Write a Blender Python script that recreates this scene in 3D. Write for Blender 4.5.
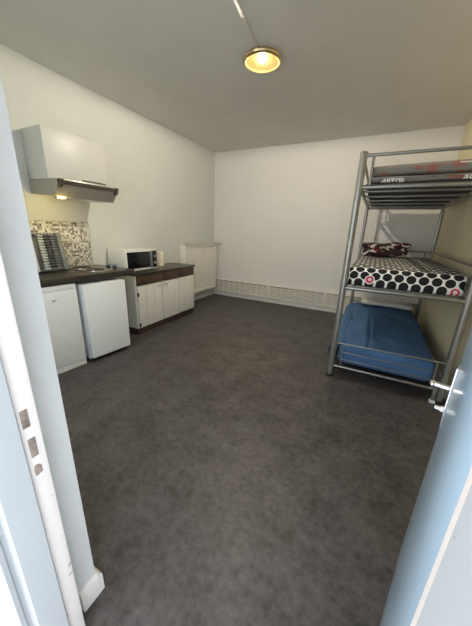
import bpy, bmesh, math, random
from mathutils import Vector, Matrix, noise
random.seed(7)
S = bpy.context.scene
for o in list(bpy.data.objects):
    bpy.data.objects.remove(o)
COL = S.collection
PI = math.pi

# ------------------------------------------------------------------ camera
cam = bpy.data.objects.new('camera', bpy.data.cameras.new('camera'))
COL.objects.link(cam)
cam.data.sensor_fit = 'HORIZONTAL'
cam.data.sensor_width = 36.0
cam.data.lens = 264.409 * 36.0 / 472.0
cam.data.clip_start = 0.01
rm = Matrix(((0.8885758351253595, -0.1664155712196315, 0.4274796403185932),
             (0.4574128868579088, 0.2508682821764303, -0.8531345473805177),
             (0.033734000, 0.9536094392640473, 0.29903612019106546)))
cam.matrix_world = Matrix.Translation((0, 0, 1.37)) @ rm.to_4x4()
S.camera = cam

# ------------------------------------------------------------------ world, daylight, exposure
W = bpy.data.worlds.new('world')
S.world = W
W.use_nodes = True
bg = W.node_tree.nodes['Background']
bg.inputs[0].default_value = (0.90, 0.95, 1.0, 1)
bg.inputs[1].default_value = 3.1
S.view_settings.view_transform = 'Standard'
S.view_settings.look = 'None'
S.view_settings.gamma = 1.0
S.view_settings.use_curve_mapping = False
S.view_settings.exposure = 0.35


def portal(name, loc, sx, sy):
    l = bpy.data.lights.new(name, 'AREA')
    l.shape = 'RECTANGLE'
    l.size = sx
    l.size_y = sy
    l.cycles.is_portal = True
    o = bpy.data.objects.new(name, l)
    o.location = loc
    o.rotation_euler = (PI / 2, 0, 0)          # faces +Y, into the room
    COL.objects.link(o)
    return o


portal('doorway_daylight_portal', (-0.28, -0.02, 1.05), 1.2, 2.3)
portal('added_window_portal', (-1.6, 0.05, 1.6), 1.5, 1.8)  # sky light through the unseen window added to brighten the room


# ------------------------------------------------------------------ materials
def nodes(name):
    m = bpy.data.materials.new(name)
    m.use_nodes = True
    nt = m.node_tree
    return m, nt, nt.nodes['Principled BSDF']


def mat(name, col, rough=0.5, metal=0.0, var=0.06, scale=6.0, bump=0.0, bscale=60.0, spec=0.5, coords='Object', detail=4.0):
    """plain coloured surface with a soft procedural mottling and a fine bump"""
    m, nt, b = nodes(name)
    N, L = nt.nodes, nt.links
    tc = N.new('ShaderNodeTexCoord')
    nz = N.new('ShaderNodeTexNoise')
    nz.inputs['Scale'].default_value = scale
    nz.inputs['Detail'].default_value = detail
    L.new(tc.outputs[coords], nz.inputs['Vector'])
    r = N.new('ShaderNodeValToRGB')
    r.color_ramp.elements[0].position = 0.3
    r.color_ramp.elements[1].position = 0.7
    r.color_ramp.elements[0].color = (*[max(0, c * (1 - var)) for c in col], 1)
    r.color_ramp.elements[1].color = (*[min(1, c * (1 + var)) for c in col], 1)
    L.new(nz.outputs['Fac'], r.inputs[0])
    L.new(r.outputs[0], b.inputs['Base Color'])
    b.inputs['Roughness'].default_value = rough
    b.inputs['Metallic'].default_value = metal
    b.inputs['Specular IOR Level'].default_value = spec
    if bump:
        n2 = N.new('ShaderNodeTexNoise')
        n2.inputs['Scale'].default_value = bscale
        n2.inputs['Detail'].default_value = 3
        L.new(tc.outputs[coords], n2.inputs['Vector'])
        bp = N.new('ShaderNodeBump')
        bp.inputs['Strength'].default_value = bump
        bp.inputs['Distance'].default_value = 0.01
        L.new(n2.outputs['Fac'], bp.inputs['Height'])
        L.new(bp.outputs[0], b.inputs['Normal'])
    return m


def emis(name, col, s):
    m, nt, b = nodes(name)
    b.inputs['Base Color'].default_value = (*col, 1)
    b.inputs['Emission Color'].default_value = (*col, 1)
    b.inputs['Emission Strength'].default_value = s
    return m


def thin_glass(name, tint=(1, 1, 1), gl=0.1, rough=0.03):
    m = bpy.data.materials.new(name)
    m.use_nodes = True
    nt = m.node_tree
    N, L = nt.nodes, nt.links
    N.remove(N['Principled BSDF'])
    t = N.new('ShaderNodeBsdfTransparent')
    t.inputs[0].default_value = (*tint, 1)
    g = N.new('ShaderNodeBsdfGlossy')
    g.inputs['Roughness'].default_value = rough
    x = N.new('ShaderNodeMixShader')
    x.inputs[0].default_value = gl
    L.new(t.outputs[0], x.inputs[1])
    L.new(g.outputs[0], x.inputs[2])
    L.new(x.outputs[0], N['Material Output'].inputs[0])
    return m


def math_node(nt, op, a, b=None, clamp=False):
    n = nt.nodes.new('ShaderNodeMath')
    n.operation = op
    n.use_clamp = clamp
    for i, v in enumerate((a, b)):
        if v is None:
            continue
        if isinstance(v, (int, float)):
            n.inputs[i].default_value = v
        else:
            nt.links.new(v, n.inputs[i])
    return n.outputs[0]


def mix_col(nt, fac, a, b):
    n = nt.nodes.new('ShaderNodeMix')
    n.data_type = 'RGBA'
    for i, v in ((0, fac), (6, a), (7, b)):
        if isinstance(v, (int, float)):
            n.inputs[i].default_value = v
        elif isinstance(v, tuple):
            n.inputs[i].default_value = (*v, 1)
        else:
            nt.links.new(v, n.inputs[i])
    return n.outputs[2]


def floor_mat():
    m, nt, b = nodes('dark_stone_vinyl')
    N, L = nt.nodes, nt.links
    tc = N.new('ShaderNodeTexCoord')
    a = N.new('ShaderNodeTexNoise')
    a.inputs['Scale'].default_value = 5.0
    a.inputs['Detail'].default_value = 8
    a.inputs['Roughness'].default_value = 0.68
    L.new(tc.outputs['Object'], a.inputs['Vector'])
    c = N.new('ShaderNodeTexNoise')
    c.inputs['Scale'].default_value = 26
    c.inputs['Detail'].default_value = 6
    c.inputs['Roughness'].default_value = 0.7
    L.new(tc.outputs['Object'], c.inputs['Vector'])
    f = math_node(nt, 'ADD', math_node(nt, 'MULTIPLY', a.outputs['Fac'], 0.5), math_node(nt, 'MULTIPLY', c.outputs['Fac'], 0.5))
    r = N.new('ShaderNodeValToRGB')
    e = r.color_ramp.elements
    e[0].position = 0.38
    e[0].color = (0.032, 0.029, 0.029, 1)
    e[1].position = 0.63
    e[1].color = (0.122, 0.108, 0.110, 1)
    L.new(f, r.inputs[0])
    L.new(r.outputs[0], b.inputs['Base Color'])
    b.inputs['Roughness'].default_value = 0.46
    rr = N.new('ShaderNodeMapRange')
    rr.inputs[3].default_value = 0.40
    rr.inputs[4].default_value = 0.56
    L.new(c.outputs['Fac'], rr.inputs[0])
    L.new(rr.outputs[0], b.inputs['Roughness'])
    bp = N.new('ShaderNodeBump')
    bp.inputs['Strength'].default_value = 0.12
    bp.inputs['Distance'].default_value = 0.006
    L.new(c.outputs['Fac'], bp.inputs['Height'])
    L.new(bp.outputs[0], b.inputs['Normal'])
    return m


def mosaic_mat():
    m, nt, b = nodes('mosaic_tile')
    N, L = nt.nodes, nt.links
    tc = N.new('ShaderNodeTexCoord')
    sx = N.new('ShaderNodeSeparateXYZ')
    L.new(tc.outputs['Object'], sx.inputs[0])
    u = math_node(nt, 'MULTIPLY', sx.outputs[1], 46.0)
    v = math_node(nt, 'MULTIPLY', sx.outputs[2], 46.0)
    cb = N.new('ShaderNodeCombineXYZ')
    L.new(math_node(nt, 'FLOOR', u), cb.inputs[0])
    L.new(math_node(nt, 'FLOOR', v), cb.inputs[1])
    wn = N.new('ShaderNodeTexWhiteNoise')
    wn.noise_dimensions = '2D'
    L.new(cb.outputs[0], wn.inputs['Vector'])
    r = N.new('ShaderNodeValToRGB')
    r.color_ramp.interpolation = 'CONSTANT'
    e = r.color_ramp.elements
    e[0].position = 0
    e[0].color = (0.70, 0.675, 0.59, 1)
    e[1].position = 0.34
    e[1].color = (0.44, 0.39, 0.30, 1)
    for p, cc in ((0.52, (0.80, 0.78, 0.72)), (0.68, (0.20, 0.17, 0.135)), (0.80, (0.33, 0.30, 0.25)), (0.90, (0.12, 0.11, 0.10))):
        q = e.new(p)
        q.color = (*cc, 1)
    L.new(wn.outputs['Value'], r.inputs[0])
    fu = math_node(nt, 'ABSOLUTE', math_node(nt, 'SUBTRACT', math_node(nt, 'FRACT', u), 0.5))
    fv = math_node(nt, 'ABSOLUTE', math_node(nt, 'SUBTRACT', math_node(nt, 'FRACT', v), 0.5))
    g = math_node(nt, 'GREATER_THAN', math_node(nt, 'MAXIMUM', fu, fv), 0.44)
    L.new(mix_col(nt, g, r.outputs[0], (0.62, 0.60, 0.53)), b.inputs['Base Color'])
    b.inputs['Roughness'].default_value = 0.25
    bp = N.new('ShaderNodeBump')
    bp.invert = True
    bp.inputs['Strength'].default_value = 0.4
    bp.inputs['Distance'].default_value = 0.002
    L.new(g, bp.inputs['Height'])
    L.new(bp.outputs[0], b.inputs['Normal'])
    return m


def dots_mat():
    """white cotton with black polka dots and two pink ring dots, in the sheet's own UV (metres)"""
    m, nt, b = nodes('polka_dot_cotton')
    N, L = nt.nodes, nt.links
    uv = N.new('ShaderNodeUVMap')
    sx = N.new('ShaderNodeSeparateXYZ')
    L.new(uv.outputs[0], sx.inputs[0])
    P, Q, R = 0.088, 0.126, 0.0350

    def dist(ou, ov):
        a = math_node(nt, 'ADD', math_node(nt, 'DIVIDE', sx.outputs[0], P), ou)
        c = math_node(nt, 'ADD', math_node(nt, 'DIVIDE', sx.outputs[1], Q), ov)
        a = math_node(nt, 'MULTIPLY', math_node(nt, 'SUBTRACT', math_node(nt, 'FRACT', a), 0.5), P)
        c = math_node(nt, 'MULTIPLY', math_node(nt, 'SUBTRACT', math_node(nt, 'FRACT', c), 0.5), Q)
        return math_node(nt, 'SQRT', math_node(nt, 'ADD', math_node(nt, 'MULTIPLY', a, a), math_node(nt, 'MULTIPLY', c, c)))
    d = math_node(nt, 'MINIMUM', dist(0.5, 0.5), dist(0.0, 0.0))
    black = math_node(nt, 'LESS_THAN', d, R)
    col = mix_col(nt, black, (0.86, 0.85, 0.83), (0.012, 0.012, 0.014))
    for cu, cv in ((0.0, -0.0945), (0.616, -0.126)):
        du = math_node(nt, 'SUBTRACT', sx.outputs[0], cu)
        dv = math_node(nt, 'SUBTRACT', sx.outputs[1], cv)
        r = math_node(nt, 'SQRT', math_node(nt, 'ADD', math_node(nt, 'MULTIPLY', du, du), math_node(nt, 'MULTIPLY', dv, dv)))
        col = mix_col(nt, math_node(nt, 'LESS_THAN', r, 0.040), col, (0.82, 0.78, 0.75))
        col = mix_col(nt, math_node(nt, 'LESS_THAN', r, 0.030), col, (0.62, 0.03, 0.10))
        col = mix_col(nt, math_node(nt, 'LESS_THAN', r, 0.015), col, (0.82, 0.72, 0.72))
    L.new(col, b.inputs['Base Color'])
    b.inputs['Roughness'].default_value = 0.9
    return m


def patch_mat(name, base, spots, scale, thr, seed=0.0, rough=0.95, stretch=(1, 1, 1)):
    """woven fabric in one colour with noise-shaped patches of others"""
    m, nt, b = nodes(name)
    N, L = nt.nodes, nt.links
    tc = N.new('ShaderNodeTexCoord')
    col = base
    for i, c in enumerate(spots):
        mp = N.new('ShaderNodeMapping')
        mp.inputs['Location'].default_value = (seed + 3.7 * i, 1.3 * i, seed)
        mp.inputs['Scale'].default_value = stretch
        L.new(tc.outputs['Object'], mp.inputs[0])
        nz = N.new('ShaderNodeTexNoise')
        nz.inputs['Scale'].default_value = scale
        nz.inputs['Detail'].default_value = 1.5
        L.new(mp.outputs[0], nz.inputs['Vector'])
        r = N.new('ShaderNodeMapRange')
        r.inputs[1].default_value = thr
        r.inputs[2].default_value = thr + 0.04
        L.new(nz.outputs['Fac'], r.inputs[0])
        col = mix_col(nt, r.outputs[0], col, c)
    L.new(col, b.inputs['Base Color'])
    b.inputs['Roughness'].default_value = rough
    return m


def chipped_paint(name, col, chip, scale, thr, rough=0.4):
    m, nt, b = nodes(name)
    N, L = nt.nodes, nt.links
    tc = N.new('ShaderNodeTexCoord')
    nz = N.new('ShaderNodeTexNoise')
    nz.inputs['Scale'].default_value = scale
    nz.inputs['Detail'].default_value = 2
    L.new(tc.outputs['Object'], nz.inputs['Vector'])
    r = N.new('ShaderNodeMapRange')
    r.inputs[1].default_value = thr
    r.inputs[2].default_value = thr + 0.03
    L.new(nz.outputs['Fac'], r.inputs[0])
    L.new(mix_col(nt, r.outputs[0], col, chip), b.inputs['Base Color'])
    b.inputs['Roughness'].default_value = rough
    n2 = N.new('ShaderNodeTexNoise')
    n2.inputs['Scale'].default_value = 35
    L.new(tc.outputs['Object'], n2.inputs['Vector'])
    bp = N.new('ShaderNodeBump')
    bp.inputs['Strength'].default_value = 0.15
    bp.inputs['Distance'].default_value = 0.004
    L.new(n2.outputs['Fac'], bp.inputs['Height'])
    L.new(bp.outputs[0], b.inputs['Normal'])
    return m


M = dict(
    floor=floor_mat(),
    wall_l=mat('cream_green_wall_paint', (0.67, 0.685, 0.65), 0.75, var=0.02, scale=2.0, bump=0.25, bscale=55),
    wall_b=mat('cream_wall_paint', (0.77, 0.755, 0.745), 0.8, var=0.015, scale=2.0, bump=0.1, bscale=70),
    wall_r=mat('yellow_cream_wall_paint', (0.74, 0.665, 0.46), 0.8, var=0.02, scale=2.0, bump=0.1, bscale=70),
    wall_f=mat('white_wall_paint', (0.74, 0.73, 0.69), 0.75, var=0.02, scale=3.0, bump=0.2, bscale=50),
    ceil=mat('ceiling_paint', (0.705, 0.685, 0.65), 0.9, var=0.03, scale=3.0, bump=0.12, bscale=40),
    ground=mat('outside_paving', (0.78, 0.77, 0.75), 0.9, var=0.05, scale=5, bump=0.2),
    trim=mat('white_gloss_trim', (0.78, 0.76, 0.72), 0.4, var=0.03, scale=4, bump=0.05),
    heater=mat('cream_enamel', (0.78, 0.75, 0.68), 0.45, var=0.02),
    rebate=chipped_paint('old_white_rebate_paint', (0.82, 0.765, 0.745), (0.50, 0.46, 0.43), 30, 0.70),
    frame=chipped_paint('old_pale_blue_frame_paint', (0.43, 0.452, 0.478), (0.32, 0.37, 0.34), 42, 0.735),
    doorpaint=mat('blue_grey_door_paint', (0.43, 0.585, 0.74), 0.16, var=0.06, scale=3, bump=0.03, bscale=14),
    reveal=mat('plastered_reveal', (0.66, 0.672, 0.67), 0.7, var=0.03, scale=4, bump=0.2, bscale=30),
    chrome=mat('chrome', (0.82, 0.82, 0.83), 0.16, 1.0, var=0.02),
    hobsteel=mat('worn_hob_steel', (0.30, 0.28, 0.26), 0.35, 0.8, var=0.2, scale=14),
    hoodsteel=mat('satin_hood_steel', (0.37, 0.355, 0.31), 0.38, 0.35, var=0.05, scale=10),
    steel=mat('brushed_steel', (0.62, 0.62, 0.60), 0.32, 1.0, var=0.05, scale=20),
    bunk=mat('silver_grey_lacquered_tube', (0.33, 0.33, 0.315), 0.34, 0.75, var=0.05, scale=8),
    slat=mat('dark_grey_steel_slat', (0.26, 0.27, 0.27), 0.45, 0.6, var=0.05),
    bunk_white=mat('white_plastic_foot', (0.85, 0.86, 0.86), 0.4),
    white_lam=mat('white_laminate', (0.86, 0.885, 0.895), 0.35, var=0.02),
    cream_lam=mat('cream_laminate', (0.63, 0.635, 0.60), 0.4, var=0.02),
    fridge=mat('white_enamel', (0.87, 0.895, 0.91), 0.3, var=0.015),
    gasket=mat('grey_gasket', (0.30, 0.31, 0.32), 0.7),
    worktop=mat('dark_wood_worktop', (0.040, 0.034, 0.030), 0.30, var=0.35, scale=18, bump=0.03),
    brown=mat('dark_brown_wood', (0.070, 0.040, 0.028), 0.42, var=0.35, scale=12),
    plinth=mat('dark_plinth', (0.050, 0.030, 0.025), 0.6, var=0.2),
    whitewash=mat('white_washed_board', (0.77, 0.755, 0.715), 0.5, var=0.025, scale=10),
    black=mat('black_plastic', (0.012, 0.012, 0.013), 0.4),
    blackglass=mat('black_glass', (0.010, 0.010, 0.012), 0.08),
    smoke=mat('smoked_visor', (0.085, 0.074, 0.062), 0.18, var=0.1),
    castiron=mat('cast_iron_hotplate', (0.050, 0.032, 0.026), 0.55, 0.2, var=0.3, scale=30),
    rackdark=mat('dark_grey_plastic', (0.045, 0.052, 0.056), 0.5, var=0.2, scale=20),
    rackmid=mat('mid_grey_plastic', (0.15, 0.165, 0.172), 0.5, var=0.15, scale=20),
    racklight=mat('pale_grey_plastic', (0.48, 0.50, 0.50), 0.45, var=0.1, scale=20),
    mosaic=mosaic_mat(),
    micro=mat('white_painted_steel', (0.80, 0.80, 0.77), 0.35, var=0.015),
    greybar=mat('grey_metal_strip', (0.30, 0.33, 0.37), 0.35, 0.6),
    sticker=mat('pale_blue_print', (0.30, 0.44, 0.55), 0.6),
    canister=mat('cream_plastic', (0.80, 0.73, 0.60), 0.5, var=0.03),
    lid=mat('pale_cream_lid', (0.84, 0.79, 0.68), 0.4),
    mosaic_edge=mat('tile_edge', (0.7, 0.66, 0.56), 0.5),
    brass=mat('brushed_brass', (0.62, 0.50, 0.28), 0.28, 1.0, var=0.05),
    lampglass=thin_glass('clear_fluted_glass', (1.0, 0.93, 0.75), 0.16, 0.08),
    bulb=emis('lit_bulb', (1.0, 0.80, 0.42), 60.0),
    hoodbulb=emis('lit_hood_lamp', (1.0, 0.76, 0.25), 9.0),
    added_pane=thin_glass('added_window_pane', (0.96, 0.98, 0.97), 0.06, 0.02),
    dots=dots_mat(),
    blue=mat('blue_cotton_sheet', (0.060, 0.145, 0.315), 0.9, var=0.12, scale=5, bump=0.5, bscale=9),
    greyduvet=patch_mat('grey_cotton_with_red_print', (0.23, 0.22, 0.20), [(0.33, 0.135, 0.115)], 8.5, 0.56, 2.0, stretch=(1, 1, 1.8)),
    whiteprint=mat('white_print', (0.88, 0.85, 0.83), 0.9),
    maroon=patch_mat('maroon_patterned_fleece', (0.022, 0.012, 0.014), [(0.24, 0.02, 0.04), (0.62, 0.56, 0.52)], 14, 0.585, 5.0, stretch=(1, 1, 1.6)),
    ticking=mat('charcoal_mattress_ticking', (0.050, 0.052, 0.055), 0.9),
    pillow=mat('white_cotton', (0.66, 0.66, 0.64), 0.9, bump=0.2, bscale=10),
    rust=mat('tarnished_metal', (0.33, 0.27, 0.23), 0.6, 0.4, var=0.3, scale=40),
)


# ------------------------------------------------------------------ mesh helpers
class MB:
    def __init__(self):
        self.bm = bmesh.new()

    def box(self, x0, x1, y0, y1, z0, z1, bev=0.0, seg=2):
        r = bmesh.ops.create_cube(self.bm, size=1)
        vs = r['verts']
        for v in vs:
            v.co = Vector(((x0 + x1) / 2 + v.co.x * (x1 - x0), (y0 + y1) / 2 + v.co.y * (y1 - y0), (z0 + z1) / 2 + v.co.z * (z1 - z0)))
        if bev:
            es = list({e for v in vs for e in v.link_edges})
            bmesh.ops.bevel(self.bm, geom=es, offset=bev, segments=seg, affect='EDGES', profile=0.5)
        return self

    def rod(self, p, q, r, seg=14, r2=None):
        p, q = Vector(p), Vector(q)
        d = q - p
        m = Matrix.Translation((p + q) / 2) @ d.to_track_quat('Z', 'Y').to_matrix().to_4x4()
        bmesh.ops.create_cone(self.bm, cap_ends=True, segments=seg, radius1=r, radius2=r if r2 is None else r2, depth=d.length, matrix=m)
        return self

    def ball(self, c, r, sz=(1, 1, 1)):
        m = Matrix.Translation(c) @ Matrix.Diagonal((*[r * s for s in sz], 1))
        bmesh.ops.create_uvsphere(self.bm, u_segments=16, v_segments=10, radius=1, matrix=m)
        return self

    def tube(self, pts, r, seg=10):
        pts = [Vector(p) for p in pts]
        rings = []
        for i, p in enumerate(pts):
            d = (pts[min(i + 1, len(pts) - 1)] - pts[max(i - 1, 0)]).normalized()
            q = d.to_track_quat('Z', 'Y')
            rings.append([self.bm.verts.new(p + q @ Vector((r * math.cos(2 * PI * k / seg), r * math.sin(2 * PI * k / seg), 0))) for k in range(seg)])
        for a, b in zip(rings, rings[1:]):
            for k in range(seg):
                self.bm.faces.new((a[k], a[(k + 1) % seg], b[(k + 1) % seg], b[k]))
        self.bm.faces.new(rings[0][::-1])
        self.bm.faces.new(rings[-1])
        return self

    def lathe(self, prof, c, seg=32, flute=0.0, nfl=0):
        c = Vector(c)
        rings = []
        for r, z in prof:
            ring = []
            for k in range(seg):
                a = 2 * PI * k / seg
                rr = r * (1 + (flute * math.cos(nfl * a) if nfl else 0))
                ring.append(self.bm.verts.new(c + Vector((rr * math.cos(a), rr * math.sin(a), z))))
            rings.append(ring)
        for a, b in zip(rings, rings[1:]):
            for k in range(seg):
                self.bm.faces.new((a[k], a[(k + 1) % seg], b[(k + 1) % seg], b[k]))
        self.bm.faces.new(rings[0][::-1])
        self.bm.faces.new(rings[-1])
        return self

    def prism(self, poly, axis, a, b):
        """extrude a 2-D polygon along an axis; poly is in the other two axes, in x,y,z order"""
        def P(u, v, w):
            return {'x': (w, u, v), 'y': (u, w, v), 'z': (u, v, w)}[axis]
        A = [self.bm.verts.new(P(u, v, a)) for u, v in poly]
        B = [self.bm.verts.new(P(u, v, b)) for u, v in poly]
        n = len(poly)
        self.bm.faces.new(A)
        self.bm.faces.new(B[::-1])
        for k in range(n):
            self.bm.faces.new((A[k], B[k], B[(k + 1) % n], A[(k + 1) % n]))
        return self

    def soft(self, x0, x1, y0, y1, z0, z1, r, n=(12, 24, 4), disp=None):
        """rounded, finely divided cushion; disp(p) moves every vertex"""
        lo, hi = Vector((x0, y0, z0)), Vector((x1, y1, z1))
        vmap = {}

        def V(i, j, k):
            key = (i, j, k)
            if key not in vmap:
                p = Vector((x0 + (x1 - x0) * i / n[0], y0 + (y1 - y0) * j / n[1], z0 + (z1 - z0) * k / n[2]))
                c = Vector([min(max(p[t], lo[t] + r), hi[t] - r) for t in range(3)])
                d = p - c
                if d.length > 1e-7:
                    m = max(abs(d.x), abs(d.y), abs(d.z))
                    p = c + d.normalized() * m
                if disp:
                    p = disp(p)
                vmap[key] = self.bm.verts.new(p)
            return vmap[key]
        fs = []
        for i in range(n[0]):
            for j in range(n[1]):
                fs.append((V(i, j, n[2]), V(i + 1, j, n[2]), V(i + 1, j + 1, n[2]), V(i, j + 1, n[2])))
                fs.append((V(i, j, 0), V(i, j + 1, 0), V(i + 1, j + 1, 0), V(i + 1, j, 0)))
        for i in range(n[0]):
            for k in range(n[2]):
                fs.append((V(i, 0, k), V(i + 1, 0, k), V(i + 1, 0, k + 1), V(i, 0, k + 1)))
                fs.append((V(i, n[1], k), V(i, n[1], k + 1), V(i + 1, n[1], k + 1), V(i + 1, n[1], k)))
        for j in range(n[1]):
            for k in range(n[2]):
                fs.append((V(0, j, k), V(0, j, k + 1), V(0, j + 1, k + 1), V(0, j + 1, k)))
                fs.append((V(n[0], j, k), V(n[0], j + 1, k), V(n[0], j + 1, k + 1), V(n[0], j, k + 1)))
        for f in fs:
            self.bm.faces.new(f)
        return self

    def map(self, fn):
        for v in self.bm.verts:
            v.co = Vector(fn(v.co))
        return self


def origin_of(o):
    v = Vector((0, 0, 0))
    while o:
        v += o.location
        o = o.parent
    return v


def obj(name, mb, m, parent=None, loc=None, angle=40):
    me = bpy.data.meshes.new(name)
    bm = mb.bm
    org = origin_of(parent) if parent else Vector(loc or (0, 0, 0))
    bmesh.ops.recalc_face_normals(bm, faces=bm.faces)
    bmesh.ops.translate(bm, verts=bm.verts, vec=-org)
    for f in bm.faces:
        f.smooth = True
    bm.to_mesh(me)
    bm.free()
    me.set_sharp_from_angle(angle=math.radians(angle))
    me.materials.append(m)
    o = bpy.data.objects.new(name, me)
    COL.objects.link(o)
    if parent:
        o.parent = parent
    else:
        o.location = org
    return o


def tag(o, label, cat, group=None, kind=None):
    o['label'] = label
    o['category'] = cat
    if group:
        o['group'] = group
    if kind:
        o['kind'] = kind
    return o


def thing(name, label, cat, loc, rz=0.0, group=None):
    o = bpy.data.objects.new(name, None)
    o.empty_display_size = 0.1
    o.location = loc
    o.rotation_euler = (0, 0, rz)
    COL.objects.link(o)
    return tag(o, label, cat, group)


def struct(name, mb, m, label=None, cat=None, loc=None):
    o = obj(name, mb, m, None, loc)
    o['kind'] = 'structure'
    if label:
        o['label'] = label
    if cat:
        o['category'] = cat
    return o


# ------------------------------------------------------------------ the room
XL, XR, YB, YF, YO, ZC = -3.05, 0.78, 4.93, 0.367, 0.10, 2.78
DL, DR, DH = -0.748, 0.16, 2.08            # masonry opening of the entrance
WX0, WX1, WZ0, WZ1 = -2.25, -0.95, 0.80, 2.40  # opening for the added, unseen window

struct('floor', MB().box(XL - .1, XR + .1, YO, YB + .1, -0.10, 0), M['floor'], 'dark grey mottled vinyl floor of the room', 'floor')
struct('ceiling', MB().box(XL - .1, XR + .1, YO, YB + .1, ZC, ZC + .12), M['ceil'], 'matt off-white ceiling', 'ceiling')
struct('wall_left', MB().box(XL - .12, XL, YO, YB + .1, -0.1, ZC + .1), M['wall_l'], 'greenish cream wall behind the kitchen units', 'wall')
struct('wall_back', MB().box(XL - .1, XR + .1, YB, YB + .12, -0.1, ZC + .1), M['wall_b'], 'plain cream far wall', 'wall')
struct('wall_right', MB().box(XR, XR + .12, YO, YB + .1, -0.1, ZC + .1), M['wall_r'], 'yellowish cream wall behind the bunk bed', 'wall')
w = MB()
w.box(XL, WX0, YO, YF, 0, ZC).box(WX0, WX1, YO, YF, 0, WZ0).box(WX0, WX1, YO, YF, WZ1, ZC).box(WX1, DL, YO, YF, 0, ZC)
w.box(DL, DR, YO, YF, DH, ZC).box(DR, XR, YO, YF, 0, ZC)
struct('wall_front', w, M['reveal'], 'white plastered entrance wall with the doorway reveal', 'wall')
struct('ground', MB().box(-9, 9, -9, YO, -0.14, -0.04), M['ground'], 'paving outside the entrance', 'ground')

# unseen window added in the entrance wall to brighten the room
wf = MB()
for a in ((WX0, WX0 + .06, WZ0, WZ1), (WX1 - .06, WX1, WZ0, WZ1), (WX0, WX1, WZ0, WZ0 + .06), (WX0, WX1, WZ1 - .06, WZ1),
          ((WX0 + WX1) / 2 - .04, (WX0 + WX1) / 2 + .04, WZ0, WZ1)):
    wf.box(a[0], a[1], 0.16, 0.22, a[2], a[3], 0.006)
win = struct('added_window', wf, M['trim'], 'unseen white framed window added in the entrance wall to brighten the room', 'window', loc=(-1.6, .19, WZ0))
obj('added_pane', MB().box(WX0 + .05, WX1 - .05, 0.187, 0.191, WZ0 + .05, WZ1 - .05), M['added_pane'], win)

# skirtings
def skirt(name, boxes, label):
    s = MB()
    for b in boxes:
        s.box(*b, 0.004)
    return struct(name, s, M['trim'], label, 'baseboard')


skirt('baseboard_left', [(XL, XL + .018, 3.56, YB, 0, 0.10)], 'cream skirting board under the radiator')
skirt('baseboard_back', [(XL + .018, XR, YB - .018, YB, 0, 0.095)], 'cream skirting board along the far wall')
skirt('baseboard_right', [(XR - .016, XR, YF, YB - .018, 0, 0.09)], 'skirting board behind the bunk bed')
sk = MB()
prof = [(0, 0), (0.017, 0), (0.017, 0.083), (0.012, 0.093), (0.004, 0.1), (0, 0.1)]
sk.prism([(DL + a, b) for a, b in prof], 'y', 0.300, YF + .0005)
sk.prism([(YF + a, b) for a, b in prof], 'x', XL + .02, DL + .0165)
struct('baseboard_front', sk, M['trim'], 'white skirting board wrapping the corner of the entrance reveal', 'baseboard')

# door frame, profiled, with strike plates in the left jamb
fr = MB()
Y0, Y1, Y2, Y3 = 0.128, 0.166, 0.220, 0.266
LJ = -0.66                                   # rebate face of the left jamb
RJ = 0.108                                   # rebate face of the right jamb
left = [(DL + .001, Y0 - .02), (-0.672, Y0 - .02), (-0.655, Y0 - .014), (-0.648, Y0 - .002), (-0.650, Y0 + .008), (-0.659, Y0 + .013), (-0.659, Y0 + .018),
        (-0.651, Y0 + .022), (-0.645, Y0 + .028), (-0.645, Y2 - .003), (-0.648, Y2), (DL + .001, Y2)]
fr.prism(left, 'z', 0.0, DH)
right = [(-(x + .66) + RJ if x > DL + .01 else DR - .001, y) for x, y in left]
fr.prism(right, 'z', 0.0, DH)
fr.box(LJ, RJ, Y0 - .02, Y2, DH - .065, DH - .001)
frame = struct('trim_1', fr, M['frame'], 'old pale blue-grey painted door frame with a white rebate', 'door frame', loc=(-0.28, 0.2, 0))
for nm, a, b, c, d_ in (('left', DL + .001, LJ, 0, DH), ('right', RJ, DR - .001, 0, DH), ('head', LJ, RJ, DH - .05, DH - .001)):
    k = obj('rebate', MB().box(a, b, Y2, Y3, c, d_, .004 if nm != 'head' else .002), M['rebate'], frame)
    k['label'] = 'white painted rebate the door closes against, scuffed'
for z0, z1, yc in ((0.909, 0.957, 0.238), (0.822, 0.876, 0.241)):
    k = obj('strike_plate', MB().box(LJ - .001, LJ + .0016, yc - .008, yc + .008, z0, z1, 0.0006), M['rust'], frame)
    k['label'] = 'tarnished strike plate set in the left jamb'
cr = MB()
for i in range(9):
    a = i * 0.7
    cr.ball((LJ + .0005, 0.240 + .008 * math.cos(a) * random.uniform(.4, 1), 0.782 + .014 * math.sin(a) * random.uniform(.4, 1)), 0.005, (0.25, 1, 1.3))
k = obj('paint_blister', cr, M['rust'], frame)
k['label'] = 'worn patch of flaked paint below the strike plates'
rj = MB()
for y, z, sc in ((0.220, 1.145, 1.1), (0.219, 1.128, .8), (0.217, 1.132, .7), (0.216, 1.112, 1), (0.212, 1.120, .6), (0.181, 1.118, .9), (0.186, 1.114, .7), (0.177, 1.121, 1), (0.188, 1.163, .8)):
    rj.ball((0.0935, min(y, .212), z), 0.0021 * sc, (0.25, 0.7, 1.3))
k = obj('paint_chip', rj, M['rust'], frame)
k['label'] = 'small flakes of chipped paint on the right jamb'

# the door leaf, opened into the room (hinged on the right jamb)
HX, HY, ANG, WID = 0.112, 0.272, math.radians(14.42), 0.755
dv, nv = Vector((math.sin(ANG), math.cos(ANG), 0)), Vector((math.cos(ANG), -math.sin(ANG), 0))   # along the leaf, through its thickness (away from the doorway)


def leaf(p):       # p.x along the leaf, p.y depth behind its outer face, p.z height
    q = Vector((HX, HY, 0)) + dv * p.x + nv * p.y
    return (q.x, q.y, p.z)


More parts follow.
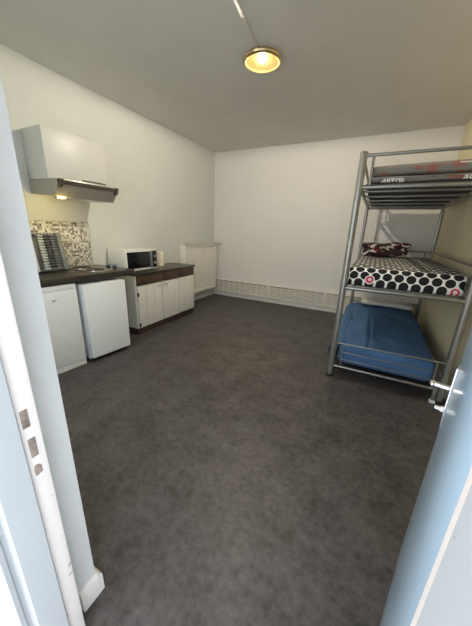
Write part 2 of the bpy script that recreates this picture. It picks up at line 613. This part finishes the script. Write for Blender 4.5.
dm = MB().box(0.0, WID, 0.0, 0.040, 0.012, 2.015, 0.002)
for z0, z1 in ((0.18, 0.72), (1.05, 1.86)):          # panels on the room side
    dm.box(0.13, WID - .13, 0.036, 0.046, z0, z1, 0.004)
dm.map(leaf)
door = struct('door_1', dm, M['doorpaint'], 'blue-grey painted entrance door standing open into the room', 'door', loc=(HX, HY, 0))
hp = obj('handle_plate', MB().box(WID - .042, WID - .001, -0.006, 0.001, 0.765, 0.985, 0.003).map(leaf), M['chrome'], door)
hp['label'] = 'long chrome back plate by the free edge of the door'
zh = 0.905
lv = MB().rod((WID - .022, -0.004, zh), (WID - .022, -0.050, zh), 0.0095)
lv.ball((WID - .022, -0.052, zh), 0.0115, (1.3, 0.8, 1))
lv.map(leaf)
h = obj('door_handle', lv, M['chrome'], door)
h['label'] = 'short chrome door knob handle'
kb = MB().rod((WID - .022, -0.003, 0.825), (WID - .022, -0.014, 0.825), 0.009)
kb.box(WID - .028, WID - .016, -0.030, -0.013, 0.820, 0.830, 0.003)
kb.map(leaf)
h = obj('key', kb, M['bunk_white'], door)
h['label'] = 'key with a white head in the lock'
ih = MB().box(WID - .042, WID - .006, 0.040, 0.047, 0.765, 0.985, 0.003).rod((WID - .022, .045, zh), (WID - .022, .09, zh), .0105)
ih.tube([(WID - .018, 0.088, zh), (WID - .045, 0.090, zh), (WID - .125, 0.084, zh - .005)], .0095)
obj('inner_handle', ih.map(leaf), M['chrome'], door)
for z in (0.22, 1.05, 1.82):
    obj('hinge', MB().rod(leaf(Vector((0.004, .046, z))), leaf(Vector((0.004, .046, z + .09))), 0.007), M['rust'], door)

# ------------------------------------------------------------------ kitchen run on the left wall
def askew(p):
    k = max(0, (p.x - XL) / .6)
    return (p.x + (p.y - 1.35) * .085 * k, p.y, p.z)


t = thing('kitchen_base_cabinet', 'white low kitchen cabinet under the worktop, between door frame and fridge', 'cabinet', (-2.75, 1.26, 0))
obj('carcass', MB().box(XL + .01, -2.49, 1.00, 1.505, 0.0, 0.84, 0.002).map(askew), M['white_lam'], t)
obj('plinth', MB().box(-2.489, -2.476, 1.00, 1.505, 0.0, 0.056, 0.001).map(askew), M['white_lam'], t)
d = obj('cabinet_door', MB().box(-2.488, -2.468, 1.003, 1.502, 0.060, 0.792, 0.003).map(askew), M['white_lam'], t)
obj('knob', MB().rod((-2.469, 1.285, 0.722), (-2.452, 1.285, 0.722), 0.006).ball((-2.447, 1.285, 0.722), 0.013, (.7, 1, 1)).map(askew), M['steel'], d)
obj('top_rail', MB().box(-2.489, -2.474, 1.003, 1.502, 0.796, 0.839, 0.001).map(askew), M['white_lam'], t)

FR = thing('refrigerator', 'small white undercounter fridge beside the white base cabinet', 'fridge', (-2.385, 1.765, 0), math.radians(-6.6))
fo = Vector(FR.location)


def fbox(mb, x0, x1, y0, y1, z0, z1, b=0.004):
    return mb.box(fo.x + x0, fo.x + x1, fo.y + y0, fo.y + y1, z0, z1, b, 3)


hw = 0.222
obj('body', fbox(MB(), -0.52, -0.052, -hw, hw, 0.022, 0.815), M['fridge'], FR)
obj('gasket', fbox(MB(), -0.053, -0.046, -hw + .008, hw - .008, 0.05, 0.805, .001), M['gasket'], FR)
fd = obj('fridge_door', fbox(MB(), -0.046, 0.0, -hw, hw, 0.045, 0.815, 0.007), M['fridge'], FR)
obj('kick_plate', fbox(MB(), -0.07, -0.03, -hw + .01, hw - .01, 0.012, 0.043, .002), M['black'], FR)
for sx in (-0.47, -0.08):
    for sy in (-hw + .04, hw - .04):
        obj('foot', MB().rod((fo.x + sx, fo.y + sy, 0.0), (fo.x + sx, fo.y + sy, 0.024), 0.018), M['black'], FR)

tag(obj('worktop', MB().box(XL + .001, -2.468, 1.0, 2.165, 0.843, 0.905, 0.004).map(askew), M['worktop'], None, (-2.75, 1.6, 0.845)),
    'dark brown continuous worktop over the base cabinet and fridge', 'worktop')

t = thing('hob', 'steel two-plate hob set in the dark worktop', 'hob', (-2.74, 1.86, 0.905))
obj('hob_plate', MB().box(-2.99, -2.50, 1.735, 2.06, 0.9052, 0.912, 0.003), M['hobsteel'], t)
for x, y, r in ((-2.86, 1.850, 0.094), (-2.625, 1.840, 0.088)):
    h = obj('hotplate', MB().lathe([(r, 0.911), (r, 0.919), (r - .006, 0.923), (r * .3, 0.923), (r * .28, 0.920), (0.001, 0.920)], (x, y, 0)), M['castiron'], t)
    obj('trim_ring', MB().lathe([(r + .008, 0.9115), (r + .007, 0.915), (r - .001, 0.916), (r - .001, .9116)], (x, y, 0)), M['chrome'], h)
for x in (-2.64, -2.54):
    obj('control_knob', MB().lathe([(0.021, 0.911), (0.021, 0.919), (0.019, 0.941), (0.016, 0.945), (0.001, 0.945)], (x, 2.015, 0), 18).box(x - .003, x + .003, 1.998, 2.032, .943, .949, .001), M['black'], t)

tag(obj('splashback', MB().box(XL + .0005, XL + .010, 1.02, 2.113, 0.905, 1.397, 0.001), M['mosaic'], None, (XL, 1.56, 0.91)),
    'beige and brown mosaic tile splashback above the worktop', 'splashback')

# dish rack stood on end, leaning on the tiles
RK = thing('dish_rack', 'dark grey ribbed plastic dish rack stood on end against the mosaic tiles', 'dish rack', (-2.85, 1.57, 0.906))
pb, pt = Vector((-2.835, 0, 0.912)), Vector((-2.985, 0, 1.272))
vd = (pt - pb)
RL = vd.length
vd.normalize()
nd = Vector((vd.z, 0, -vd.x))


def rmap(p):      # p.x across the rack, p.y out of its face, p.z up the lean
    q = pb + vd * p.z + nd * p.y
    return (q.x, 1.385 + p.x * 1.10 + 0.045 * p.z / RL - .008, q.z)


obj('back_tray', MB().box(0, 0.275, -0.012, 0.0, 0, RL, 0.004).map(rmap), M['rackdark'], RK)
rim = MB().box(0, 0.022, 0, 0.035, 0, RL, .004)
obj('side_rim', rim.map(rmap), M['racklight'], RK)
obj('side_rim', MB().box(0.235, 0.275, 0, 0.030, 0, RL, .004).map(rmap), M['rackmid'], RK)
obj('end_rim', MB().box(0.022, 0.235, 0, 0.018, RL - .022, RL, .004).map(rmap), M['rackdark'], RK)
obj('end_rim', MB().box(0.022, 0.235, 0, 0.030, 0, .020, .004).map(rmap), M['rackdark'], RK)
for x0, x1, mm, n, hgt in ((0.068, 0.118, 'racklight', 13, .026), (0.128, 0.166, 'rackdark', 13, .018), (0.174, 0.226, 'rackmid', 13, .026)):
    b = MB()
    b.box(x0 + .012, x1 - .012, 0, .006, .02, RL - .022, .002)
    for i in range(n):
        z = .028 + (RL - .06) * i / (n - 1)
        b.box(x0, x1, 0, hgt, z - .0065, z + .0065, .003)
    obj('plate_ribs', b.map(rmap), M[mm], RK)
b = MB()
for i in range(7):
    b.box(.03 + .028 * i, .042 + .028 * i, .014, .020, RL - .018, RL - .006, .001)
obj('drain_tabs', b.map(rmap), M['racklight'], RK)

# wall cabinet and cooker hood
t = thing('wall_cabinet', 'cream-white wall cupboard mounted above the cooker hood', 'cupboard', (-2.9, 1.88, 1.762))
obj('carcass', MB().box(XL + .001, -2.760, 1.570, 2.195, 1.762, 2.182, 0.002), M['cream_lam'], t)
d = obj('cabinet_door', MB().box(-2.759, -2.740, 1.570, 2.195, 1.764, 2.182, 0.003), M['cream_lam'], t)
obj('pull_strip', MB().box(-2.741, -2.728, 1.90, 2.165, 1.790, 1.799, 0.002), M['smoke'], d)

HD = thing('range_hood', 'flat steel cooker hood with dark front bar, under the wall cupboard', 'cooker hood', (-2.83, 1.87, 1.61))
obj('hood_body', MB().prism([(XL + .012, 1.640), (XL + .012, 1.757), (-2.600, 1.757), (-2.594, 1.712), (-2.664, 1.612)], 'y', 1.562, 2.185), M['hoodsteel'], HD)
fv = obj('visor', MB().prism([(-2.602, 1.718), (-2.590, 1.712), (-2.580, 1.718), (-2.574, 1.746), (-2.600, 1.750)], 'y', 1.566, 2.183), M['smoke'], HD)
for y in (1.566, 2.150):
    obj('end_cap', MB().prism([(-2.614, 1.690), (-2.606, 1.682), (-2.572, 1.704), (-2.562, 1.752), (-2.602, 1.753)], 'y', y, y + .034), M['smoke'], HD)
obj('front_trim', MB().box(-2.583, -2.571, 1.60, 2.15, 1.742, 1.752, .002), M['steel'], HD)
obj('switch', MB().box(-2.585, -2.570, 1.625, 1.645, 1.724, 1.736, .002), M['black'], HD)
obj('switch', MB().box(-2.585, -2.570, 1.665, 1.685, 1.724, 1.736, .002), M['black'], HD)
obj('grease_filter', MB().box(-2.99, -2.70, 1.75, 2.15, 1.612, 1.628, .002), M['steel'], HD)
hl = obj('hood_lamp', MB().box(-2.700, -2.668, 1.60, 1.665, 1.598, 1.616, .006), M['hoodbulb'], HD)
pl = bpy.data.lights.new('hood_lamp_light', 'POINT')
pl.energy = 2.2
pl.color = (1.0, 0.74, 0.22)
pl.shadow_soft_size = 0.03
po = bpy.data.objects.new('hood_lamp_light', pl)
COL.objects.link(po)
po.parent = HD
po.location = Vector((-2.69, 1.635, 1.575)) - HD.location
tag(obj('wall_fitting', MB().rod((XL, 1.535, 1.803), (XL + .018, 1.535, 1.803), 0.026, 20).rod((XL + .018, 1.535, 1.803), (XL + .024, 1.535, 1.803), 0.016, 20), M['cream_lam'], None, (XL, 1.535, 1.803)),
    'small round cream wall fitting left of the wall cupboard', 'wall fitting')

# sideboard with brown drawers
SB = thing('sideboard', 'white boarded sideboard with dark brown drawers and top, under the microwave', 'sideboard', (-2.80, 2.93, 0))
sy0, sy1, sxf = 2.315, 3.555, -2.590
obj('carcass', MB().box(XL + .02, sxf, sy0, sy1, 0.090, 0.785, 0.002), M['cream_lam'], SB)
obj('plinth', MB().box(XL + .02, sxf - .008, sy0 + .01, sy1 - .01, 0.0, 0.090, 0.001), M['plinth'], SB)
obj('sideboard_top', MB().box(XL + .005, sxf + .030, sy0 - .012, sy1 + .012, 0.785, 0.807, 0.004), M['worktop'], SB)
cuts = [sy0 + .02, 2.795, 3.165, sy1 - .008]
for i in range(3):
    a, b = cuts[i] + .009, cuts[i + 1] - .009
    obj('drawer', MB().box(sxf - .001, sxf + .016, a, b, 0.655, 0.780, 0.003), M['brown'], SB)
    dm = MB()
    nb = 3 if i < 2 else 3
    for k in range(nb):          # tongued boards with a shadow gap, set on a backing
        dm.box(sxf + .004, sxf + .018, a + (b - a) * k / nb + .0015, a + (b - a) * (k + 1) / nb - .0015, 0.096, 0.645, 0.003)
    dm.box(sxf - .001, sxf + .010, a, b, 0.096, 0.645)
    d = obj('cabinet_door', dm, M['whitewash'], SB)
    yh = (b - .055, a + .055, a + .12)[i]
    obj('handle', MB().tube([(sxf + .016, yh - .045, .618), (sxf + .034, yh - .038, .618), (sxf + .034, yh + .038, .618), (sxf + .016, yh + .045, .618)], 0.0048), M['steel'], d)
    if i == 0:
        for z in (0.545, 0.135):
            obj('hinge', MB().box(sxf + .012, sxf + .024, a - .006, a + .016, z - .026, z + .026, .002), M['black'], d)
    if i == 2:
        obj('latch', MB().rod((sxf + .017, a + .03, .11), (sxf + .026, a + .03, .11), .011), M['rust'], d)

MW = thing('microwave_oven', 'white microwave with black glass door on the sideboard', 'microwave', (-2.87, 2.59, 0.807))
mx0, mx1, my0, my1, mz0, mz1 = XL + .02, -2.715, 2.318, 2.868, 0.819, 1.088
obj('housing', MB().box(mx0, mx1 - .016, my0, my1, mz0, mz1, 0.006, 3), M['micro'], MW)
fa = obj('front_frame', MB().box(mx1 - .017, mx1, my0, my1, mz0, mz1, 0.005, 3), M['micro'], MW)
dr = obj('oven_door', MB().box(mx1 - .004, mx1 + .006, my0 + .030, 2.728, mz0 + .030, mz1 - .030, .003), M['blackglass'], MW)
obj('door_handle', MB().box(mx1, mx1 + .022, 2.733, 2.760, mz0 + .018, mz1 - .024, .005), M['greybar'], MW)
cp = obj('control_panel', MB().box(mx1 - .004, mx1 + .005, 2.766, 2.856, mz0 + .022, mz1 - .026, .002), M['blackglass'], MW)
for z in (0.99, 0.90):
    obj('dial', MB().rod((mx1 + .004, 2.811, z), (mx1 + .020, 2.811, z), .020, 18), M['greybar'], cp)
sg = MB()
for i in range(5):
    sg.box(mx0 + .03 + i * .030, mx0 + .05 + i * .030, my0 - .0012, my0 + .001, .880, .905 + .006 * (i % 2))
sg.box(mx0 + .03, mx0 + .17, my0 - .0012, my0 + .001, .866, .872)
k = obj('sticker', sg, M['sticker'], MW)
k['label'] = 'pale blue printed marks on the side of the microwave'
for x in (mx0 + .04, mx1 - .05):
    for y in (my0 + .05, my1 - .05):
        obj('foot', MB().rod((x, y, .807), (x, y, .819), .012), M['black'], MW)
CN = thing('canister', 'cream cylindrical canister standing right of the microwave', 'canister', (-2.885, 3.115, 0.807))
obj('canister_body', MB().lathe([(.050, .807), (.054, .811), (.052, 1.005), (.050, 1.008)], (-2.885, 3.115, 0)), M['canister'], CN)
obj('lid', MB().lathe([(.053, 1.006), (.053, 1.018), (.048, 1.024), (.001, 1.024)], (-2.885, 3.115, 0)), M['lid'], CN)

# radiator in the far corner
RD = thing('radiator', 'cream panel radiator with a top rail, on the left wall in the far corner', 'radiator', (-2.97, 4.27, 0.15))
ry0, ry1 = 3.755, 4.80
pn = []
n = 22
for i in range(n):            # vertical flutes
    y = ry0 + .03 + (ry1 - ry0 - .06) * i / n
    dy = (ry1 - ry0 - .06) / n
    pn += [(-2.926, y), (-2.912, y + dy * .2), (-2.912, y + dy * .75), (-2.926, y + dy)]
obj('front_panel', MB().prism([(-2.95, ry0 + .01)] + [(-2.912, ry0 + .01)] + pn + [(-2.912, ry1 - .01), (-2.95, ry1 - .01)], 'z', 0.195, 1.085), M['heater'], RD)
obj('side_panel', MB().box(XL + .012, -2.903, ry0, ry0 + .040, 0.185, 1.095, .003), M['heater'], RD)
obj('side_panel', MB().box(XL + .012, -2.903, ry1 - .040, ry1, 0.185, 1.095, .003), M['heater'], RD)
gr = MB()
for i in range(12):
    y = ry0 + .02 + (ry1 - ry0 - .06) * i / 12
    gr.box(XL + .015, -2.91, y, y + .055, 1.088, 1.096, .001)
obj('cross_band', MB().box(-2.93, -2.903, ry0 + .04, ry1 - .04, 1.035, 1.09, .004), M['heater'], RD)
obj('cross_band', MB().box(-2.93, -2.903, ry0 + .04, ry1 - .04, .19, .245, .004), M['heater'], RD)
obj('top_grille', gr, M['heater'], RD)
obj('back_panel', MB().box(XL + .025, XL + .045, ry0 + .02, ry1 - .02, .2, 1.08, .003), M['heater'], RD)
for y in (ry0 + .15, ry1 - .19):
    obj('bracket', MB().box(XL, XL + .03, y, y + .04, .3, 1.0), M['heater'], RD)
tr = MB().rod((-2.862, ry0 - .03, 1.125), (-2.862, 4.875, 1.100), .009)
for y in (ry0 + .05, ry1 - .05):
    tr.rod((-2.91, y, 1.085), (-2.862, y, 1.115), .006)
k = obj('top_rail', tr, M['steel'], RD)
obj('end_knob', MB().ball((-2.862, 4.885, 1.100), .020), M['steel'], k)
for y in (ry0 + .06, ry1 - .06):
    obj('supply_pipe', MB().tube([(-3.0, y, .19), (-3.0, y, .0)], .009), M['heater'], RD)

# louvred skirting heaters along the far wall
units = [(-3.03, -1.752, 'louvred cream skirting heater at the left end of the far wall, by the radiator'),
         (-1.748, -0.672, 'louvred cream skirting heater in the middle of the far wall'),
         (-0.668, 0.762, 'louvred cream skirting heater behind the bunk bed')]
for x0, x1, lab in units:
    H = thing('skirting_heater', lab, 'heater', ((x0 + x1) / 2, YB - .03, 0.096), 0, 'skirting heaters along the far wall')
    yf = YB - .058
    fm = MB().box(x0, x1, yf, YB - .001, 0.340, 0.358, .003).box(x0, x1, yf, YB - .001, 0.097, 0.118, .003)
    fm.box(x0, x0 + .022, yf, YB - .001, .118, .340, .002).box(x1 - .022, x1, yf, YB - .001, .118, .340, .002)
    obj('back_plate', MB().box(x0 + .02, x1 - .02, yf + .030, yf + .034, .118, .340), M['gasket'], H)
    obj('heater_case', fm, M['heater'], H)
    lo = MB()
    for i in range(7):
        z = .130 + .030 * i
        lo.box(x0 + .022, x1 - .022, yf + .003, yf + .012, z - .009, z + .013, .002)
    nn = int((x1 - x0) / .12)
    for i in range(1, nn):
        x = x0 + (x1 - x0) * i / nn
        lo.box(x - .003, x + .003, yf + .002, yf + .030, .118, .340)
    obj('louvre_grille', lo, M['heater'], H)

# ------------------------------------------------------------------ ceiling light
LX, LY = -1.125, 2.572
CL = thing('ceiling_light', 'small round brass ceiling light, lit', 'ceiling light', (LX, LY, ZC))
obj('ceiling_plate', MB().lathe([(.150, 0), (.152, -.006), (.145, -.012), (.001, -.012)], (LX, LY, ZC)), M['brass'], CL)
obj('brass_ring', MB().lathe([(.138, -.011), (.160, -.012), (.168, -.022), (.163, -.034), (.146, -.040), (.134, -.028)], (LX, LY, ZC), 48), M['brass'], CL)
obj('glass_dish', MB().lathe([(.138, -.034), (.132, -.046), (.108, -.060), (.066, -.070), (.020, -.074), (.001, -.074)], (LX, LY, ZC), 96, .014, 24), M['lampglass'], CL)
bu = obj('bulb', MB().ball((LX, LY, ZC - .030), .014, (1, 1, .8)), M['bulb'], CL)
obj('bulb_socket', MB().rod((LX, LY, ZC - .012), (LX, LY, ZC - .024), .016), M['heater'], CL)
ll = bpy.data.lights.new('ceiling_lamp_light', 'POINT')
ll.energy = 335
ll.color = (1.0, 0.975, 0.96)
ll.shadow_soft_size = 0.018
lo = bpy.data.objects.new('ceiling_lamp_light', ll)
COL.objects.link(lo)
lo.parent = CL
lo.location = (0, 0, -0.030)
tag(obj('cable_conduit', MB().box(LX - .012, LX + .012, YF, LY - .150, ZC - .010, ZC - .0005, .003).map(lambda p: (p.x + (LY - p.y) * .10, p.y, p.z)), M['ceil'], None, (LX, 1.4, ZC)),
    'slim painted cable trunking running along the ceiling to the light', 'trunking')

# ------------------------------------------------------------------ the triple bunk bed
BX0, BX1, BY0, BY1 = -0.203, 0.702, 2.570, 4.535
BB = thing('bunk_bed', 'grey metal three-tier bunk bed along the right wall', 'bunk bed', (0.25, 3.55, 0))
for x in (BX0, BX1):
    for y in (BY0, BY1):
        r = .028 if y == BY0 else .023
        p = obj('post', MB().rod((x, y, 0.022), (x, y, 1.985), r, 20), M['bunk'], BB)
        obj('post_cap', MB().lathe([(r + .002, 1.983), (r + .002, 1.992), (r * .6, 2.000), (.001, 2.001)], (x, y, 0), 20), M['slat'], p)
        obj('post_foot', MB().lathe([(r + .003, 0), (r + .003, .024), (r - .002, .03)], (x, y, 0), 20), M['black'], p)


def deck(z, mat_slat='slat'):
    for y in (BY0, BY1):
        obj('end_rail', MB().rod((BX0, y, z), (BX1, y, z), .0175 if z > .5 else .0130), M['bunk'], BB)
    for x in (BX0 + .010, BX1 - .010):
        obj('side_rail', MB().rod((x, BY0, z), (x, BY1, z), .0165), M['bunk'], BB)
    n = 5
    for i in range(n):
        y = BY0 + .24 + (BY1 - BY0 - .48) * i / (n - 1)
        obj('slat', MB().rod((BX0 + .01, y, z), (BX1 - .01, y, z), .0125), M['bunk'], BB)


ZT, ZM, ZB = 1.738, 0.905, 0.118
for z in (ZT, ZM, ZB):
    deck(z)
# guard rails of the top bed
for y in (BY0, BY1):
    obj('guard_rail', MB().rod((BX0, y, 1.968), (BX1, y, 1.968), .0125), M['bunk'], BB)
    for x in (BX0 + .075, BX1 - .075):
        obj('guard_upright', MB().rod((x, y, ZT), (x, y, 1.968), .0105), M['bunk'], BB)
    obj('guard_rail', MB().rod((BX0 + .075, y, 1.800), (BX1 - .075, y, 1.806), .0045), M['bunk'], BB)
for x in (BX0, BX1):
    obj('guard_rail', MB().rod((x, BY0, 1.960), (x, BY1, 1.960), .0125), M['bunk'], BB)
# guard rails of the middle bed, rear end and wall side
gm = MB().rod((BX0, BY1, 1.170), (BX1, BY1, 1.170), .0095)
obj('guard_rail', gm, M['bunk'], BB)
for x in (BX0 + .08, .25, BX1 - .08):
    obj('guard_upright', MB().rod((x, BY1, ZM), (x, BY1, 1.170), .007), M['bunk'], BB)
obj('guard_rail', MB().tube([(BX1 - .004, BY1, 1.172), (BX1 - .004, 3.4, 1.170), (BX1 - .004, BY0, 1.165)], .010), M['bunk'], BB)
# end panels of the bottom bed
for y in (BY0, BY1):
    obj('guard_rail', MB().rod((BX0, y, .362), (BX1, y, .372), .0075), M['bunk'], BB)
    for x in (BX0 + .085, BX1 - .075):
        obj('guard_upright', MB().rod((x, y, ZB), (x, y, .368), .0065), M['bunk'], BB)
    for z in (.275, .200):
        obj('guard_rail', MB().rod((BX0 + .085, y, z), (BX1 - .075, y, z), .0042), M['bunk'], BB)
ft = obj('middle_leg', MB().box(.640, .668, 2.535, 2.552, .020, .150, .003), M['slat'], BB)
k = obj('leg_foot', MB().box(.632, .676, 2.528, 2.558, 0, .026, .005), M['bunk_white'], ft)
k['label'] = 'white plastic foot'

# beds' mattresses and bedding
IX0, IX1, IY0, IY1 = BX0 + .045, BX1 - .045, BY0 + .026, BY1 - .045
def wob(amp, sc, seed, zmid=None):
    def f(p):
        q = Vector((p.x * sc + seed, p.y * sc, p.z * sc))
        n = noise.noise_vector(q)
        k = 1.0
        if zmid is not None and p.z < zmid:
            k = 0.15
        return p + n * amp * k
    return f


# bottom: blue sheet
bz = ZB + .018
def blue_shape(p):
    top = max(0, min(1, (p.z - bz - .06) / .14))
    puff = .022 * math.sin(PI * (p.x - IX0) / (IX1 - IX0)) * math.sin(PI * min(1, max(0, (p.y - IY0) / (IY1 - IY0)))) * top
    n = noise.noise_vector(Vector((p.x * 5, p.y * 3.2, 1.7))) * .016 + noise.noise_vector(Vector((p.x * 13, p.y * 9, 4.1))) * .006
    r = abs(noise.noise(Vector((p.x * 4 + p.y * 2.4, p.y * 3 - p.x * 2, 8)))) * .020
    return p + Vector((0, 0, puff + (n.z + r) * top))
MT = thing('mattress', 'mattress in a creased blue sheet on the lowest bunk', 'mattress', (.25, 3.55, bz))
obj('blue_sheet', MB().soft(IX0, IX1 - .02, IY0, IY1, bz, bz + .215, .055, (34, 64, 8), blue_shape), M['blue'], MT)
fl = MB()
nx, ny = 12, 30
gr = []
for j in range(ny + 1):
    y = 2.64 + 1.75 * j / ny
    row = []
    drop = .15 + .05 * noise.noise(Vector((y * 3, 2, 2)))
    path = [(IX0 + .05, bz + .212), (IX0 + .01, bz + .216), (BX0 - .015, bz + .195), (BX0 - .045, bz + .165), (BX0 - .052, bz + .12), (BX0 - .050 + .008 * math.sin(y * 16), bz + .195 - drop)]
    for x, z in path:
        row.append(fl.bm.verts.new((x + .004 * math.sin(y * 11 + z * 30), y, z)))
    gr.append(row)
for a, b in zip(gr, gr[1:]):
    for i in range(len(a) - 1):
        fl.bm.faces.new((a[i], a[i + 1], b[i + 1], b[i]))
fo_ = obj('sheet_overhang', fl, M['blue'], MT)
sm = fo_.modifiers.new('thickness', 'SOLIDIFY')
sm.thickness = .004
tag(obj('pillow', MB().soft(IX0 + .10, IX1 - .06, 4.20, IY1 + .005, bz + .262, bz + .322, .034, (16, 10, 5), wob(.010, 7, 3)), M['pillow'], None, (.25, 4.35, bz + .2)),
    'flat white pillow at the far end of the lowest bunk', 'pillow')

# middle: polka dots
mz = ZM + .019
MD = thing('mattress', 'mattress in a white sheet with black polka dots on the middle bunk', 'mattress', (.25, 3.55, mz))
mb = MB().soft(BX0 + .014, BX1 - .018, IY0 + .007, IY1, mz, mz + .172, .045, (36, 72, 10), wob(.007, 6, 9, mz + .05))
ms = obj('polka_dot_sheet', mb, M['dots'], MD)
me = ms.data
uvl = me.uv_layers.new(name='UVMap')
base = Vector(MD.location)
ztop = mz + .172
for poly in me.polygons:
    nrm = poly.normal
    for li in poly.loop_indices:
        c = me.vertices[me.loops[li].vertex_index].co + base
        u, v = c.x, c.y - IY0
        v -= (ztop - c.z)
        if abs(nrm.x) > .75:
            u = c.x + (ztop - c.z) * (1 if nrm.x > 0 else -1)
            v = c.y - IY0
        uvl.data[li].uv = (u, v)

BL = thing('folded_blanket', 'folded maroon and white patterned blanket at the far end of the middle bunk', 'blanket', (.12, 4.15, ztop))
def bl_shape(p):
    n = noise.noise_vector(Vector((p.x * 8, p.y * 7, p.z * 9))) * .020
    slope = .045 * (p.x - .1)
    return p + n + Vector((0, 0, slope))
obj('lower_fold', MB().soft(-.145, .365, 3.93, 4.42, ztop + .022, ztop + .112, .035, (20, 18, 6), bl_shape), M['maroon'], BL)
obj('upper_fold', MB().soft(-.165, .395, 3.96, 4.44, ztop + .112, ztop + .172, .028, (20, 18, 5), bl_shape), M['maroon'], BL)

# top: mattress and two-fold grey duvet with printed words
tz = ZT + .019
DV = thing('folded_duvet', 'grey and red printed duvet folded in two layers on the top bunk', 'duvet', (.25, 3.55, tz))
def dv_shape(seed, slope):
    def f(p):
        n = noise.noise_vector(Vector((p.x * 4 + seed, p.y * 4, p.z * 5))) * .010
        return p + n + Vector((0, 0, slope * (p.x - IX0) * max(0, (p.z - tz) / .15)))
    return f
TM = tag(obj('thin_mattress', MB().soft(IX0, IX1, IY0 + .004, IY1 - .02, tz - .005, tz + .013, .008, (20, 40, 3)), M['ticking'], None, (.25, 3.55, tz)),
         'thin charcoal mattress under the printed duvet on the top bunk', 'mattress')
l1 = obj('lower_layer', MB().soft(IX0 + .01, IX1, IY0 - .006, IY1, tz + .016, tz + .062, .022, (34, 60, 5), lambda p: p + noise.noise_vector(Vector((p.x * 4, p.y * 4, p.z * 5))) * .004), M['greyduvet'], DV)
l2 = obj('upper_layer', MB().soft(IX0 + .02, IX1, IY0 - .002, IY1, tz + .066, tz + .138, .030, (34, 60, 5), dv_shape(6, .022)), M['greyduvet'], DV)


def words(body, cx, z, size, parent, y):
    cu = bpy.data.curves.new('print', 'FONT')
    cu.body = body
    cu.size = size
    cu.align_x = 'CENTER'
    cu.align_y = 'CENTER'
    cu.extrude = .0012
    cu.offset = size * .040
    tmp = bpy.data.objects.new('tmp_print', cu)
    COL.objects.link(tmp)
    dg = bpy.context.evaluated_depsgraph_get()
    me = bpy.data.meshes.new_from_object(tmp.evaluated_get(dg))
    bpy.data.objects.remove(tmp)
    R = Matrix.Rotation(PI, 4, 'Y') @ Matrix.Rotation(PI / 2, 4, 'X')       # upright on the front of the fold, upside down
    me.transform(Matrix.Translation(Vector((cx, y, z)) - origin_of(parent)) @ R)
    me.materials.append(M['whiteprint'])
    o = bpy.data.objects.new('printed_word', me)
    COL.objects.link(o)
    o.parent = parent
    o['label'] = 'white printed word, upside down'
    return o


words('SHARK', .030, tz + .036, .050, l1, IY0 - .0095)
words('SHARK', .545, tz + .038, .050, l1, IY0 - .0095)
words('SHARK', .47, tz + .126, .024, l2, IY0 + .001)
